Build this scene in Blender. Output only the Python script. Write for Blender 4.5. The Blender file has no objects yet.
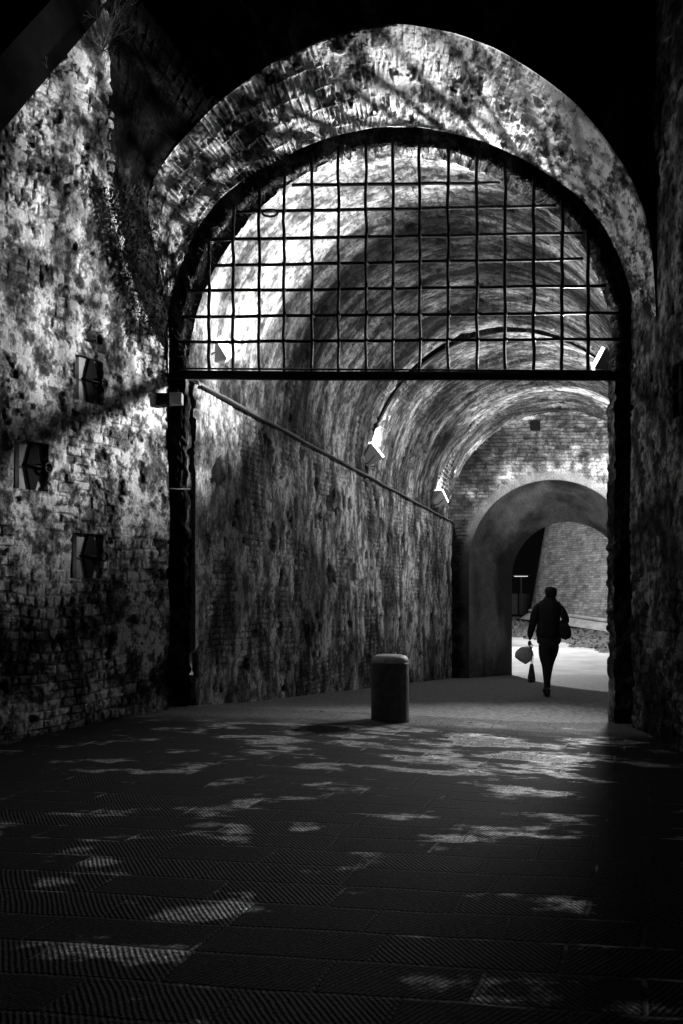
import bpy, bmesh, math, random
import numpy as np
from mathutils import Vector, Matrix

random.seed(7)
rng = np.random.default_rng(7)
C = bpy.context.scene.collection
F = 950.0; CX = 341.5; HY = 590.0; EYE = 1.55

def P(px, py, Y):
    return ((px - CX) / F * Y, Y, EYE + (HY - py) / F * Y)

# ---------------------------------------------------------------- noise
def _hash(ix, iy, seed):
    n = (ix.astype(np.int64) * 374761393 + iy.astype(np.int64) * 668265263 + seed * 1274126177) & 0xffffffff
    n = ((n ^ (n >> 13)) * 1274126177) & 0xffffffff
    n = (n ^ (n >> 16)) & 0xffffffff
    return (n & 0xffffff) / float(0xffffff)

def vnoise(x, y, seed=0):
    ix = np.floor(x); iy = np.floor(y); fx = x - ix; fy = y - iy
    fx = fx * fx * (3 - 2 * fx); fy = fy * fy * (3 - 2 * fy)
    a = _hash(ix, iy, seed); b = _hash(ix + 1, iy, seed); c = _hash(ix, iy + 1, seed); d = _hash(ix + 1, iy + 1, seed)
    return (a * (1 - fx) + b * fx) * (1 - fy) + (c * (1 - fx) + d * fx) * fy

def fbm(x, y, seed=0, octv=5, gain=0.55):
    s = 0; amp = 1; t = 0
    for i in range(octv):
        s = s + amp * vnoise(x * 2 ** i + 13.7 * i, y * 2 ** i + 7.1 * i, seed + i); t += amp; amp *= gain
    return s / t

def sstep(a, b, x):
    t = np.clip((x - a) / (b - a), 0, 1); return t * t * (3 - 2 * t)

def bricks(u, v, bw, bh, seed=0, warp=0.03, joint=0.012, irr=0.0):
    """face height 0..1 and a random number for every brick"""
    uu = u + warp * (fbm(u * 1.7, v * 1.7, seed + 50, 3) - .5) * 2
    vv = v + warp * (fbm(u * 1.3, v * 1.3, seed + 60, 3) - .5) * 2
    row = np.floor(vv / bh)
    if irr:
        bwr = bw * (1 - irr + 2 * irr * _hash(row, row * 0, seed + 9))
    else:
        bwr = bw
    off = _hash(row, row * 0 + 3, seed) * bw * 2 + (row % 2) * bw * .5
    col = np.floor((uu + off) / bwr)
    fu = ((uu + off) / bwr - col) * bwr; fv = (vv / bh - row) * bh
    d = np.minimum(np.minimum(fu, bwr - fu), np.minimum(fv, bh - fv))
    rnd = _hash(col, row, seed + 1); r2 = _hash(col, row, seed + 2)
    j = joint * (0.6 + 1.1 * r2)
    face = sstep(j * .4, j * 1.5, d)
    return face, rnd, r2

# ---------------------------------------------------------------- mesh
def set_props(o, label=None, cat=None, group=None, kind=None):
    if label: o['label'] = label
    if cat: o['category'] = cat
    if group: o['group'] = group
    if kind: o['kind'] = kind
    return o

def grid_mesh(name, Pts, mat, tone=None, parent=None, smooth=False, flip=False):
    """Pts (n,m,3)"""
    n, m = Pts.shape[:2]
    me = bpy.data.meshes.new(name)
    idx = np.arange(n * m).reshape(n, m)
    q = np.stack([idx[:-1, :-1], idx[1:, :-1], idx[1:, 1:], idx[:-1, 1:]], -1).reshape(-1, 4)
    if flip: q = q[:, ::-1]
    nf = len(q)
    me.vertices.add(n * m); me.vertices.foreach_set('co', np.ascontiguousarray(Pts, dtype=np.float32).ravel())
    me.loops.add(nf * 4); me.loops.foreach_set('vertex_index', np.ascontiguousarray(q).ravel().astype(np.int32))
    me.polygons.add(nf); me.polygons.foreach_set('loop_start', np.arange(0, nf * 4, 4, dtype=np.int32))
    try: me.polygons.foreach_set('loop_total', np.full(nf, 4, dtype=np.int32))
    except Exception: pass
    me.polygons.foreach_set('use_smooth', np.full(nf, smooth, dtype=bool))
    me.update(calc_edges=True)
    if tone is not None:
        a = me.attributes.new('tone', 'FLOAT', 'POINT'); a.data.foreach_set('value', np.ascontiguousarray(tone, dtype=np.float32).ravel())
    me.materials.append(mat)
    o = bpy.data.objects.new(name, me); C.objects.link(o)
    if parent: o.parent = parent
    return o

def normals(Pts):
    du = np.gradient(Pts, axis=0); dv = np.gradient(Pts, axis=1)
    n = np.cross(du, dv); n /= (np.linalg.norm(n, axis=-1, keepdims=True) + 1e-9)
    return n

def obj_bm(name, bm, mat, parent=None, smooth=True):
    me = bpy.data.meshes.new(name); bm.to_mesh(me); bm.free()
    for p in me.polygons: p.use_smooth = smooth
    me.materials.append(mat)
    o = bpy.data.objects.new(name, me); C.objects.link(o)
    if parent: o.parent = parent
    return o

def empty(name, loc, label, cat, group=None):
    o = bpy.data.objects.new(name, None); C.objects.link(o); o.location = loc; o.empty_display_size = .1
    return set_props(o, label, cat, group)

def add_box(bm, c, size, rot=None, taper=1.0, bevel=0.0):
    r = bmesh.ops.create_cube(bm, size=1.0)
    vs = r['verts']
    for v in vs:
        k = taper if v.co.z > 0 else 1.0
        v.co = Vector((v.co.x * size[0] * k, v.co.y * size[1] * k, v.co.z * size[2]))
    if bevel:
        es = list({e for v in vs for e in v.link_edges})
        rr = bmesh.ops.bevel(bm, geom=es, offset=bevel, segments=2, affect='EDGES', profile=.5)
        vs = list({v for f in rr['faces'] for v in f.verts} | {v for v in vs if v.is_valid})
    M = Matrix.Translation(c)
    if rot is not None: M = M @ rot.to_4x4()
    bmesh.ops.transform(bm, matrix=M, verts=[v for v in vs if v.is_valid])

def add_tube(bm, pts, rad, seg=8, cap=True, squash=None):
    pts = [Vector(p) for p in pts]; rings = []
    rads = rad if isinstance(rad, (list, tuple)) else [rad] * len(pts)
    up = None
    for i, p in enumerate(pts):
        d = (pts[min(i + 1, len(pts) - 1)] - pts[max(i - 1, 0)]).normalized()
        if up is None:
            up = Vector((0, 0, 1)) if abs(d.z) < .9 else Vector((0, 1, 0))
        a = d.cross(up).normalized(); b = a.cross(d).normalized(); up = b
        ring = []
        for k in range(seg):
            t = 2 * math.pi * (k + .5) / seg
            ring.append(bm.verts.new(p + a * math.cos(t) * rads[i] + b * math.sin(t) * rads[i]))
        rings.append(ring)
    for i in range(len(rings) - 1):
        for k in range(seg):
            bm.faces.new([rings[i][k], rings[i][(k + 1) % seg], rings[i + 1][(k + 1) % seg], rings[i + 1][k]])
    if cap:
        bm.faces.new(rings[0][::-1]); bm.faces.new(rings[-1])

# ---------------------------------------------------------------- materials
def new_mat(name):
    m = bpy.data.materials.new(name); m.use_nodes = True
    nt = m.node_tree; b = nt.nodes['Principled BSDF']; return m, nt, b

def g(v): return (v, v, v, 1)

def plain(name, v, rough=.7, metal=0, noise=0.3, scale=20, bump=0.0, spec=.4):
    m, nt, b = new_mat(name)
    tc = nt.nodes.new('ShaderNodeTexCoord'); n = nt.nodes.new('ShaderNodeTexNoise')
    n.inputs['Scale'].default_value = scale; n.inputs['Detail'].default_value = 6
    nt.links.new(tc.outputs['Object'], n.inputs['Vector'])
    r = nt.nodes.new('ShaderNodeValToRGB')
    r.color_ramp.elements[0].position = .3; r.color_ramp.elements[0].color = g(v * (1 - noise))
    r.color_ramp.elements[1].position = .7; r.color_ramp.elements[1].color = g(v * (1 + noise))
    nt.links.new(n.outputs['Fac'], r.inputs['Fac']); nt.links.new(r.outputs['Color'], b.inputs['Base Color'])
    b.inputs['Roughness'].default_value = rough; b.inputs['Metallic'].default_value = metal
    b.inputs['Specular IOR Level'].default_value = spec
    if bump:
        bp = nt.nodes.new('ShaderNodeBump'); bp.inputs['Strength'].default_value = bump; bp.inputs['Distance'].default_value = .02
        nt.links.new(n.outputs['Fac'], bp.inputs['Height']); nt.links.new(bp.outputs['Normal'], b.inputs['Normal'])
    return m

def masonry_mat(name, scale=1.0, lo=.25, fine=40, bump=.5, rough=.9):
    """albedo from the 'tone' attribute of the mesh (stone to stone differences, stains), broken up by fine grain"""
    m, nt, b = new_mat(name)
    at = nt.nodes.new('ShaderNodeAttribute'); at.attribute_name = 'tone'
    tc = nt.nodes.new('ShaderNodeTexCoord')
    n = nt.nodes.new('ShaderNodeTexNoise'); n.inputs['Scale'].default_value = fine; n.inputs['Detail'].default_value = 5
    n.inputs['Roughness'].default_value = .7
    nt.links.new(tc.outputs['Object'], n.inputs['Vector'])
    mr = nt.nodes.new('ShaderNodeMapRange'); mr.inputs['From Min'].default_value = .35; mr.inputs['From Max'].default_value = .62
    mr.inputs['To Min'].default_value = lo; mr.inputs['To Max'].default_value = 1.25
    nt.links.new(n.outputs['Fac'], mr.inputs['Value'])
    mu = nt.nodes.new('ShaderNodeMath'); mu.operation = 'MULTIPLY'
    nt.links.new(at.outputs['Fac'], mu.inputs[0]); nt.links.new(mr.outputs['Result'], mu.inputs[1])
    m2 = nt.nodes.new('ShaderNodeMath'); m2.operation = 'MULTIPLY'; m2.inputs[1].default_value = scale; m2.use_clamp = True
    nt.links.new(mu.outputs[0], m2.inputs[0])
    nt.links.new(m2.outputs[0], b.inputs['Base Color'])
    b.inputs['Roughness'].default_value = rough; b.inputs['Specular IOR Level'].default_value = .2
    bp = nt.nodes.new('ShaderNodeBump'); bp.inputs['Strength'].default_value = bump; bp.inputs['Distance'].default_value = .02
    nt.links.new(n.outputs['Fac'], bp.inputs['Height']); nt.links.new(bp.outputs['Normal'], b.inputs['Normal'])
    return m

M_WALL = masonry_mat('old_masonry', 1.0, .35, 30, .6)
M_VAULT = masonry_mat('stained_vault_plaster', 1.0, .4, 22, .5)
M_IRON = plain('wrought_iron', .02, .45, .8, .4, 30, .3)
M_DIRON = plain('dark_iron', .008, .8, .0, .4, 30, .2, .15)
M_EAVE = plain('eave_board', .007, .95, 0, .3, 6, .2, .05)  # near-black colour stands in for shade on the eave
M_BOLL = plain('bollard_stone', .10, .7, 0, .35, 14, .4)
M_HOUS = plain('fixture_grey', .30, .5, 0, .1, 10)
M_HDARK = plain('fixture_dark', .03, .6, 0, .1, 10)
M_CABLE = plain('cable_black', .008, .7, 0, .1, 10)
M_WEED = plain('dry_weed', .05, .8, 0, .5, 6)
M_WEEDL = plain('pale_twig', .10, .8, 0, .4, 6)
M_LEAF = plain('verge_leaf', .10, .8, 0, .6, 3)

# ---------------------------------------------------------------- ground
def ground_z(X, Y):
    X = np.asarray(X, float); Y = np.asarray(Y, float)
    cross = -.18 * sstep(-1.2, 3.4, X) * sstep(5, 9.5, Y) * (1 - sstep(12.3, 15, Y))
    left = .05 * (1 - sstep(-2.6, -.6, X)) * sstep(9, 11.6, Y) * (1 - sstep(12.4, 15, Y))
    d = -.0642 * np.clip(Y - 12.4, 0, 17.6)
    up = .62 * sstep(31, 50, Y)
    return cross + left + d + up

def gz(x, y): return float(ground_z(x, y))

# floor: chiselled sandstone slabs outside the gate
def floor_mat():
    m, nt, b = new_mat('chiselled_paving_slabs')
    N = nt.nodes.new; L = nt.links.new
    geo = N('ShaderNodeNewGeometry')
    mp = N('ShaderNodeMapping'); mp.inputs['Rotation'].default_value = (0, 0, math.radians(9))
    L(geo.outputs['Position'], mp.inputs['Vector'])
    # slight waviness
    nw = N('ShaderNodeTexNoise'); nw.inputs['Scale'].default_value = 1.3; nw.inputs['Detail'].default_value = 3; L(mp.outputs[0], nw.inputs['Vector'])
    vm = N('ShaderNodeVectorMath'); vm.operation = 'MULTIPLY_ADD'; vm.inputs[1].default_value = (.07, .07, 0)
    L(nw.outputs['Color'], vm.inputs[0]); L(mp.outputs[0], vm.inputs[2])
    # skew the cross joints towards the tunnel
    sx = N('ShaderNodeSeparateXYZ'); L(vm.outputs[0], sx.inputs[0])
    sk = N('ShaderNodeMath'); sk.operation = 'MULTIPLY_ADD'; sk.inputs[1].default_value = -.16; L(sx.outputs['Y'], sk.inputs[0]); L(sx.outputs['X'], sk.inputs[2])
    cm = N('ShaderNodeCombineXYZ'); L(sk.outputs[0], cm.inputs['X']); L(sx.outputs['Y'], cm.inputs['Y'])
    br = N('ShaderNodeTexBrick'); br.offset = .43; br.squash = 1.25; br.squash_frequency = 3; br.offset_frequency = 2
    br.inputs['Scale'].default_value = 1; br.inputs['Brick Width'].default_value = .62; br.inputs['Row Height'].default_value = .33
    br.inputs['Mortar Size'].default_value = .016; br.inputs['Mortar Smooth'].default_value = .6; br.inputs['Bias'].default_value = 0
    br.inputs['Color1'].default_value = g(0); br.inputs['Color2'].default_value = g(1); br.inputs['Mortar'].default_value = g(.5)
    L(cm.outputs[0], br.inputs['Vector'])
    # grooves, direction depends on the slab
    def wave(rot, sc):
        mm = N('ShaderNodeMapping'); mm.inputs['Rotation'].default_value = (0, 0, math.radians(rot)); L(vm.outputs[0], mm.inputs['Vector'])
        w = N('ShaderNodeTexWave'); w.wave_type = 'BANDS'; w.bands_direction = 'X'; w.inputs['Scale'].default_value = sc
        w.inputs['Distortion'].default_value = 2.2; w.inputs['Detail'].default_value = 2; w.inputs['Detail Scale'].default_value = 6
        L(mm.outputs[0], w.inputs['Vector']); return w
    w1 = wave(35, 13); w2 = wave(-30, 13)
    th = N('ShaderNodeMath'); th.operation = 'GREATER_THAN'; th.inputs[1].default_value = .5; L(br.outputs['Color'], th.inputs[0])
    mx = N('ShaderNodeMix'); L(th.outputs[0], mx.inputs['Factor']); L(w1.outputs['Fac'], mx.inputs['A']); L(w2.outputs['Fac'], mx.inputs['B'])
    # worn patches: polished glossy stone, its pale colour painting in reflected lamp light
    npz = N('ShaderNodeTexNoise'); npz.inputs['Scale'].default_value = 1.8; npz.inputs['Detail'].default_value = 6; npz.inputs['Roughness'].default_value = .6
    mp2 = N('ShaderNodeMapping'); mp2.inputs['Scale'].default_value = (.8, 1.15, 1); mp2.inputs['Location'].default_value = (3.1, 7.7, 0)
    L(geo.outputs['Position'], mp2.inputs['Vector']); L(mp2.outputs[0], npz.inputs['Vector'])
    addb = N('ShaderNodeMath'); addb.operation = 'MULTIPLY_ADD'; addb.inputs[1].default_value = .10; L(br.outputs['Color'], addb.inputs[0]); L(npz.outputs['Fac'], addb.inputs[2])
    # more worn patches before the gateway, painting in the bright reflection there
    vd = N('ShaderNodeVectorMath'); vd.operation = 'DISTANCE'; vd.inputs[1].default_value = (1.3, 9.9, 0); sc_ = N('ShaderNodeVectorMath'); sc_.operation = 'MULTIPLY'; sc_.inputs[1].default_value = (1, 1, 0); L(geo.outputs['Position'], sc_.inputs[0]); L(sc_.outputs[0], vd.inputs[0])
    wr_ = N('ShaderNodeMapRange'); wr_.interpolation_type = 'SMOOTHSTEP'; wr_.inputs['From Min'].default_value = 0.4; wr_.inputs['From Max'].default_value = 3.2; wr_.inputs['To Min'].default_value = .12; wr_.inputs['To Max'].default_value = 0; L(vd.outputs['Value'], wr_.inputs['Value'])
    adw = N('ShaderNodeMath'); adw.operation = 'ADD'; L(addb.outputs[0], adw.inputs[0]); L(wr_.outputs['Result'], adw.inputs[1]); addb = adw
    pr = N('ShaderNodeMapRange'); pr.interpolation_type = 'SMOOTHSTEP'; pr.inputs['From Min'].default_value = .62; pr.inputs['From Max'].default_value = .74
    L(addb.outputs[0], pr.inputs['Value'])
    nf = N('ShaderNodeTexNoise'); nf.inputs['Scale'].default_value = 45; nf.inputs['Detail'].default_value = 4; L(geo.outputs['Position'], nf.inputs['Vector'])
    # colour
    c0 = N('ShaderNodeMapRange'); c0.inputs['From Min'].default_value = .3; c0.inputs['From Max'].default_value = .75
    c0.inputs['To Min'].default_value = .007; c0.inputs['To Max'].default_value = .04; L(nf.outputs['Fac'], c0.inputs['Value'])
    c1 = N('ShaderNodeMath'); c1.operation = 'MULTIPLY'; L(c0.outputs['Result'], c1.inputs[0])
    gm = N('ShaderNodeMapRange'); gm.inputs['To Min'].default_value = .25; gm.inputs['To Max'].default_value = 1.5; L(mx.outputs['Result'], gm.inputs['Value'])
    L(gm.outputs['Result'], c1.inputs[1])
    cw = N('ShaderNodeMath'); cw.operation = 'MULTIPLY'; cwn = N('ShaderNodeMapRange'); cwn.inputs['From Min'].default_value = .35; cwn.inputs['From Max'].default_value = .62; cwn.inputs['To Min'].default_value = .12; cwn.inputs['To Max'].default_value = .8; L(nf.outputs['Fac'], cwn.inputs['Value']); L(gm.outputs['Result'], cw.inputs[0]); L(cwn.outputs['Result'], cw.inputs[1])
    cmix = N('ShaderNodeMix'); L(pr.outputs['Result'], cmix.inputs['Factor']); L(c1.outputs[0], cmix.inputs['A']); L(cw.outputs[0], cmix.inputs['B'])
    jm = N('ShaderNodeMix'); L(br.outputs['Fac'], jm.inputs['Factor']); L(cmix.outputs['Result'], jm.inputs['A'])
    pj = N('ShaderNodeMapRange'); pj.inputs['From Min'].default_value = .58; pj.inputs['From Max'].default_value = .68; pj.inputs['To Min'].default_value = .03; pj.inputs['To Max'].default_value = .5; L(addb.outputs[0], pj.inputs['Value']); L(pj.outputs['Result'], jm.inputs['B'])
    sy = N('ShaderNodeSeparateXYZ'); L(geo.outputs['Position'], sy.inputs[0])
    ga = N('ShaderNodeMath'); ga.operation = 'MULTIPLY_ADD'; ga.inputs[1].default_value = 1.6; L(npz.outputs['Fac'], ga.inputs[0]); L(sy.outputs['Y'], ga.inputs[2])
    gr_ = N('ShaderNodeMapRange'); gr_.interpolation_type = 'SMOOTHSTEP'; gr_.inputs['From Min'].default_value = 11.6; gr_.inputs['From Max'].default_value = 12.6; L(ga.outputs[0], gr_.inputs['Value'])
    gc = N('ShaderNodeMapRange'); gc.inputs['From Min'].default_value = .35; gc.inputs['From Max'].default_value = .65; gc.inputs['To Min'].default_value = .10; gc.inputs['To Max'].default_value = .34; L(nf.outputs['Fac'], gc.inputs['Value'])
    gm2 = N('ShaderNodeMix'); L(gr_.outputs['Result'], gm2.inputs['Factor']); L(jm.outputs['Result'], gm2.inputs['A']); L(gc.outputs['Result'], gm2.inputs['B'])
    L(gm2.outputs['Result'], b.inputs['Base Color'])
    rr = N('ShaderNodeMapRange'); rr.inputs['To Min'].default_value = .8; rr.inputs['To Max'].default_value = .24; L(pr.outputs['Result'], rr.inputs['Value'])
    L(rr.outputs['Result'], b.inputs['Roughness']); sr = N('ShaderNodeMapRange'); sr.inputs['To Min'].default_value = .12; sr.inputs['To Max'].default_value = .9; L(pr.outputs['Result'], sr.inputs['Value']); L(sr.outputs['Result'], b.inputs['Specular IOR Level'])
    # relief
    h1 = N('ShaderNodeMath'); h1.operation = 'MULTIPLY_ADD'; h1.inputs[1].default_value = -2.5; L(br.outputs['Fac'], h1.inputs[0]); L(mx.outputs['Result'], h1.inputs[2])
    h2 = N('ShaderNodeMath'); h2.operation = 'MULTIPLY_ADD'; h2.inputs[1].default_value = 1.0; L(nf.outputs['Fac'], h2.inputs[0]); L(h1.outputs[0], h2.inputs[2])
    bp = N('ShaderNodeBump'); bp.inputs['Strength'].default_value = .9; bp.inputs['Distance'].default_value = .006
    L(h2.outputs[0], bp.inputs['Height']); L(bp.outputs['Normal'], b.inputs['Normal'])
    return m
M_FLOOR = floor_mat()

def ground_mesh(name, x0, x1, y0, y1, nx, ny, mat, dz=0, rough=0.0, tone=None):
    xs = np.linspace(x0, x1, nx); ys = np.linspace(y0, y1, ny)
    X, Y = np.meshgrid(xs, ys, indexing='ij')
    Z = ground_z(X, Y) + dz + rough * (fbm(X * 3, Y * 3, 5, 4) - .5)
    return grid_mesh(name, np.stack([X, Y, Z], -1), mat, smooth=True)

fl = ground_mesh('floor', -6, 7, 1.2, 12.35, 90, 100, M_FLOOR, 0, .012); fl['kind'] = 'structure'
M_TFLOOR = plain('gritty_tunnel_floor', .27, .85, 0, .45, 16, .35, .2)
# tunnel floor: rough gritty surface
xs = np.linspace(-3.5, 11.5, 160); ys = np.linspace(12.35, 30.0, 180)
X, Y = np.meshgrid(xs, ys, indexing='ij'); Z = ground_z(X, Y) + .01 * (fbm(X * 4, Y * 4, 8, 4) - .5)
tf = grid_mesh('floor', np.stack([X, Y, Z], -1), M_TFLOOR, smooth=True); tf['kind'] = 'structure'
M_ROAD = plain('pale_road', .34, .8, 0, .18, 1.2, .2, .2)
xs = np.linspace(-6, 30, 80); ys = np.linspace(30.0, 60, 80)
X, Y = np.meshgrid(xs, ys, indexing='ij'); Z = ground_z(X, Y)
rd = grid_mesh('ground', np.stack([X, Y, Z], -1), M_ROAD, smooth=True); rd['kind'] = 'structure'

# ---------------------------------------------------------------- left wing wall
def rubble(u, v, seed, bw=.27, bh=.095, plast=0.0):
    """old wall: brick and rubble with plaster left in patches. returns height(m), tone"""
    f1, r1, q1 = bricks(u, v, bw, bh, seed, .05, .009, .3)
    f2, r2, q2 = bricks(u, v, bw * .8, bh * 1.35, seed + 5, .10, .014, .45)
    mk = sstep(.45, .55, fbm(u * .9, v * .9, seed + 20, 4))
    f = f1 * (1 - mk) + f2 * mk; r = r1 * (1 - mk) + r2 * mk
    pl = sstep(.44, .56, fbm(u * 1.1 + 9, v * 1.0, seed + 30, 5) + plast)          # remaining plaster
    n1 = fbm(u * 9, v * 9, seed + 40, 5); n2 = fbm(u * 26, v * 26, seed + 41, 3)
    hb = f * (.010 + .016 * r) + .030 * n1 + .012 * n2
    hp = .022 + .026 * n1 + .014 * n2 + .004 * f
    h = hb * (1 - pl) + hp * pl + .10 * (fbm(u * .8, v * .8, seed + 45, 2) - .5)
    holes = sstep(.70, .76, fbm(u * 5.2, v * 5.2, seed + 46, 3)); h = h - .03 * holes
    blot = fbm(u * 1.6, v * 1.2, seed + 47, 5); sp = fbm(u * 11, v * 10, seed + 48, 5, .7); sp2 = fbm(u * 4, v * 3, seed + 49, 4, .6)
    tb = (.22 + .42 * r) * (.40 + .60 * f)
    t = (tb * (1 - pl) + .50 * pl) * (.35 + 1.3 * sstep(.34, .62, blot)) * (.22 + 1.5 * sstep(.36, .62, sp)) * (.35 + 1.1 * sstep(.36, .58, sp2)) * (1 - .7 * holes)
    return h, t

SLP = .547; YW = 11.95
LX = lambda Y: -2.18 - SLP * (YW - Y)
ys = np.linspace(8.3, YW, 300); zs = np.linspace(-.25, 9.6, 640)
Yg, Zg = np.meshgrid(ys, zs, indexing='ij')
U = (Yg - 8.3) * math.hypot(1, SLP)
h, t = rubble(U, Zg, 11, plast=.10 * sstep(1.2, 3.2, Zg) - .06)
# brick base, cleaner coursing near the ground
Pt = np.stack([LX(Yg), Yg, Zg], -1)
nrm = np.array([1, -SLP, 0]) / math.hypot(1, SLP)
# niches
NICHES = [(75, 103, 358, 402), (14, 47, 442, 489), (72, 103, 534, 578)]
def wallY(px):
    k = (px - CX) / F
    return (-2.18 - SLP * YW) / (k - SLP)
cut = np.zeros_like(U)
for x0, x1, y0, y1 in NICHES:
    Ya, Yb = wallY(x0), wallY(x1); Ym = (Ya + Yb) / 2
    za = EYE + (HY - y1) / F * Ym; zb = EYE + (HY - y0) / F * Ym
    cut = np.maximum(cut, ((Yg > Ya) & (Yg < Yb) & (Zg > za) & (Zg < zb)).astype(float))
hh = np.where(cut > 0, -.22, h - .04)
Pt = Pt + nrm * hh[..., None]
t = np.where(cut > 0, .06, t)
wl = grid_mesh('wall_left', Pt, M_WALL, t * .95); wl['kind'] = 'structure'

# right wing wall
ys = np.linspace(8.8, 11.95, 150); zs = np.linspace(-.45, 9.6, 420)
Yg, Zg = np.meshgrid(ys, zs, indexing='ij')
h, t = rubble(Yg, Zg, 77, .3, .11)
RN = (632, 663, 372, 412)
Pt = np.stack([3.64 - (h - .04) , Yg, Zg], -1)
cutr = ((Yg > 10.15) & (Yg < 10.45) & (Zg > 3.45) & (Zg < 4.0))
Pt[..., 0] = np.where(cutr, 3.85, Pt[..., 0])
wr = grid_mesh('wall_right', Pt, M_WALL, t * .2, flip=True); wr['kind'] = 'structure'  # tone cut low to paint in the wall's lack of light

# ---------------------------------------------------------------- gate arch curves (angle about the arch centre)
CPX, CPY = 405., 375.
E0 = [(168, 375, 11.95), (168, 340, 11.93), (165, 300, 11.85), (160, 270, 11.75), (153, 240, 11.6), (147, 205, 11.55), (152, 180, 11.55), (175, 147, 11.55), (218, 102, 11.55), (270, 64, 11.45),
      (320, 40, 11.3), (360, 28, 11.15), (400, 23, 11.05), (456, 33, 11), (500, 50, 11), (541, 76, 11), (576, 103, 11), (603, 135, 11), (628, 172, 11), (645, 212, 11),
      (653, 255, 11.05), (655.5, 300, 11), (656, 375, 11)]
E2 = [(190, 375), (187, 345), (187, 318), (197, 282), (212, 245), (236, 213), (260, 195), (283, 182), (310, 168), (340, 157), (378, 149), (419, 149), (449, 155),
      (476, 162), (507, 175), (535, 192), (564, 212), (587, 240), (602, 272), (612, 305), (616, 336), (612, 360), (611, 375)]
E1o = 22
EF = [(168, 375, 11.95), (165, 348, 11.9), (146, 310, 11.6), (124, 258, 11.25), (108, 212, 11.0), (106, 100, 10.98), (104, -70, 10.95), (400, -70, 11.0), (656.5, -70, 11), (657, 200, 11), (657, 375, 11)]

def ray_curve(pts, thetas):
    out = []
    pts = [p if len(p) == 3 else (*p, 0) for p in pts]
    an = [math.atan2(CPY - p[1], p[0] - CPX) for p in pts]
    an = [a if a > -1e-6 else a + 2 * math.pi for a in an]
    for th in thetas:
        th = min(max(th, 0), math.pi)
        best = None
        for i in range(len(pts) - 1):
            if an[i] >= th - 1e-9 and an[i + 1] <= th + 1e-9:
                (x0, y0, a0), (x1, y1, a1) = pts[i], pts[i + 1]
                dx, dy = math.cos(th), -math.sin(th)
                ex, ey = x1 - x0, y1 - y0
                den = dx * ey - dy * ex
                if abs(den) < 1e-9: continue
                s = (dx * (CPY - y0) - dy * (CPX - x0)) / (dx * ey - dy * ex) if False else None
                # solve C + r d = p0 + s e
                bx, by = x0 - CPX, y0 - CPY
                r = (bx * ey - by * ex) / den; s = (bx * dy - by * dx) / den
                best = (CPX + r * dx, CPY + r * dy, a0 + (a1 - a0) * min(max(s, 0), 1)); break
        if best is None: best = pts[0] if th > 1.5 else pts[-1]
        out.append(best)
    return out

NTH = 900
TH = np.linspace(math.pi, 0, NTH)
def crv(pts, Y=None, off=0.0):
    r = ray_curve(pts, TH); res = []
    for th, (x, y, a) in zip(TH, r):
        x += off * math.cos(th); y -= off * math.sin(th)
        res.append(P(x, y, Y if Y is not None else a))
    return np.array(res)
c0 = crv(E0); cF = crv(EF)
# smooth E0, E2 a little
def smooth(c, n=12):
    k = np.ones(2 * n + 1) / (2 * n + 1); o = c.copy()
    for j in range(3):
        pad = np.concatenate([np.full(n, c[0, j]), c[:, j], np.full(n, c[-1, j])]); o[:, j] = np.convolve(pad, k, 'valid')
    o[0] = c[0]; o[-1] = c[-1]; return o
c0 = smooth(c0)
c1 = smooth(crv(E2, 11.95, E1o)); c2 = smooth(crv(E2, 12.3))
def legs(c, xl, xr, Y, zb=-.35):
    zl = np.linspace(zb, c[0, 2], 120)[:-1]; zr = np.linspace(c[-1, 2], zb, 120)[1:]
    L = np.stack([np.full_like(zl, xl), np.full_like(zl, Y), zl], -1); R = np.stack([np.full_like(zr, xr), np.full_like(zr, Y), zr], -1)
    return np.concatenate([L, c, R])
def scaleout(c, d):
    ctr = np.array([P(CPX, CPY, 11.8)[0], 0, c[0, 2]]); v = c - ctr; v[:, 1] = 0
    ln = np.linalg.norm(v, axis=1, keepdims=True); o = c + v / ln * d; return o
c1L = legs(c1, c1[0, 0], c1[-1, 0], 11.95)
c2L = legs(c2, c2[0, 0], c2[-1, 0], 12.3)
# ragged broken masonry edge of the back ring
arcl = np.concatenate([[0], np.cumsum(np.linalg.norm(np.diff(c2L, axis=0), axis=1))])
rag = (np.floor(arcl / .075)); rj = _hash(rag, rag * 0, 3) * .035 + .03 * vnoise(arcl * 9, arcl * 0, 4)
cc = np.array([.8, 0, 4.2])
inw = cc - c2L; inw[:, 1] = 0; inw[c2L[:, 2] < 4.2, 2] = 0; inw /= np.linalg.norm(inw, axis=1, keepdims=True)
c2L = c2L + inw * (rj - .075)[:, None]

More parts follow.
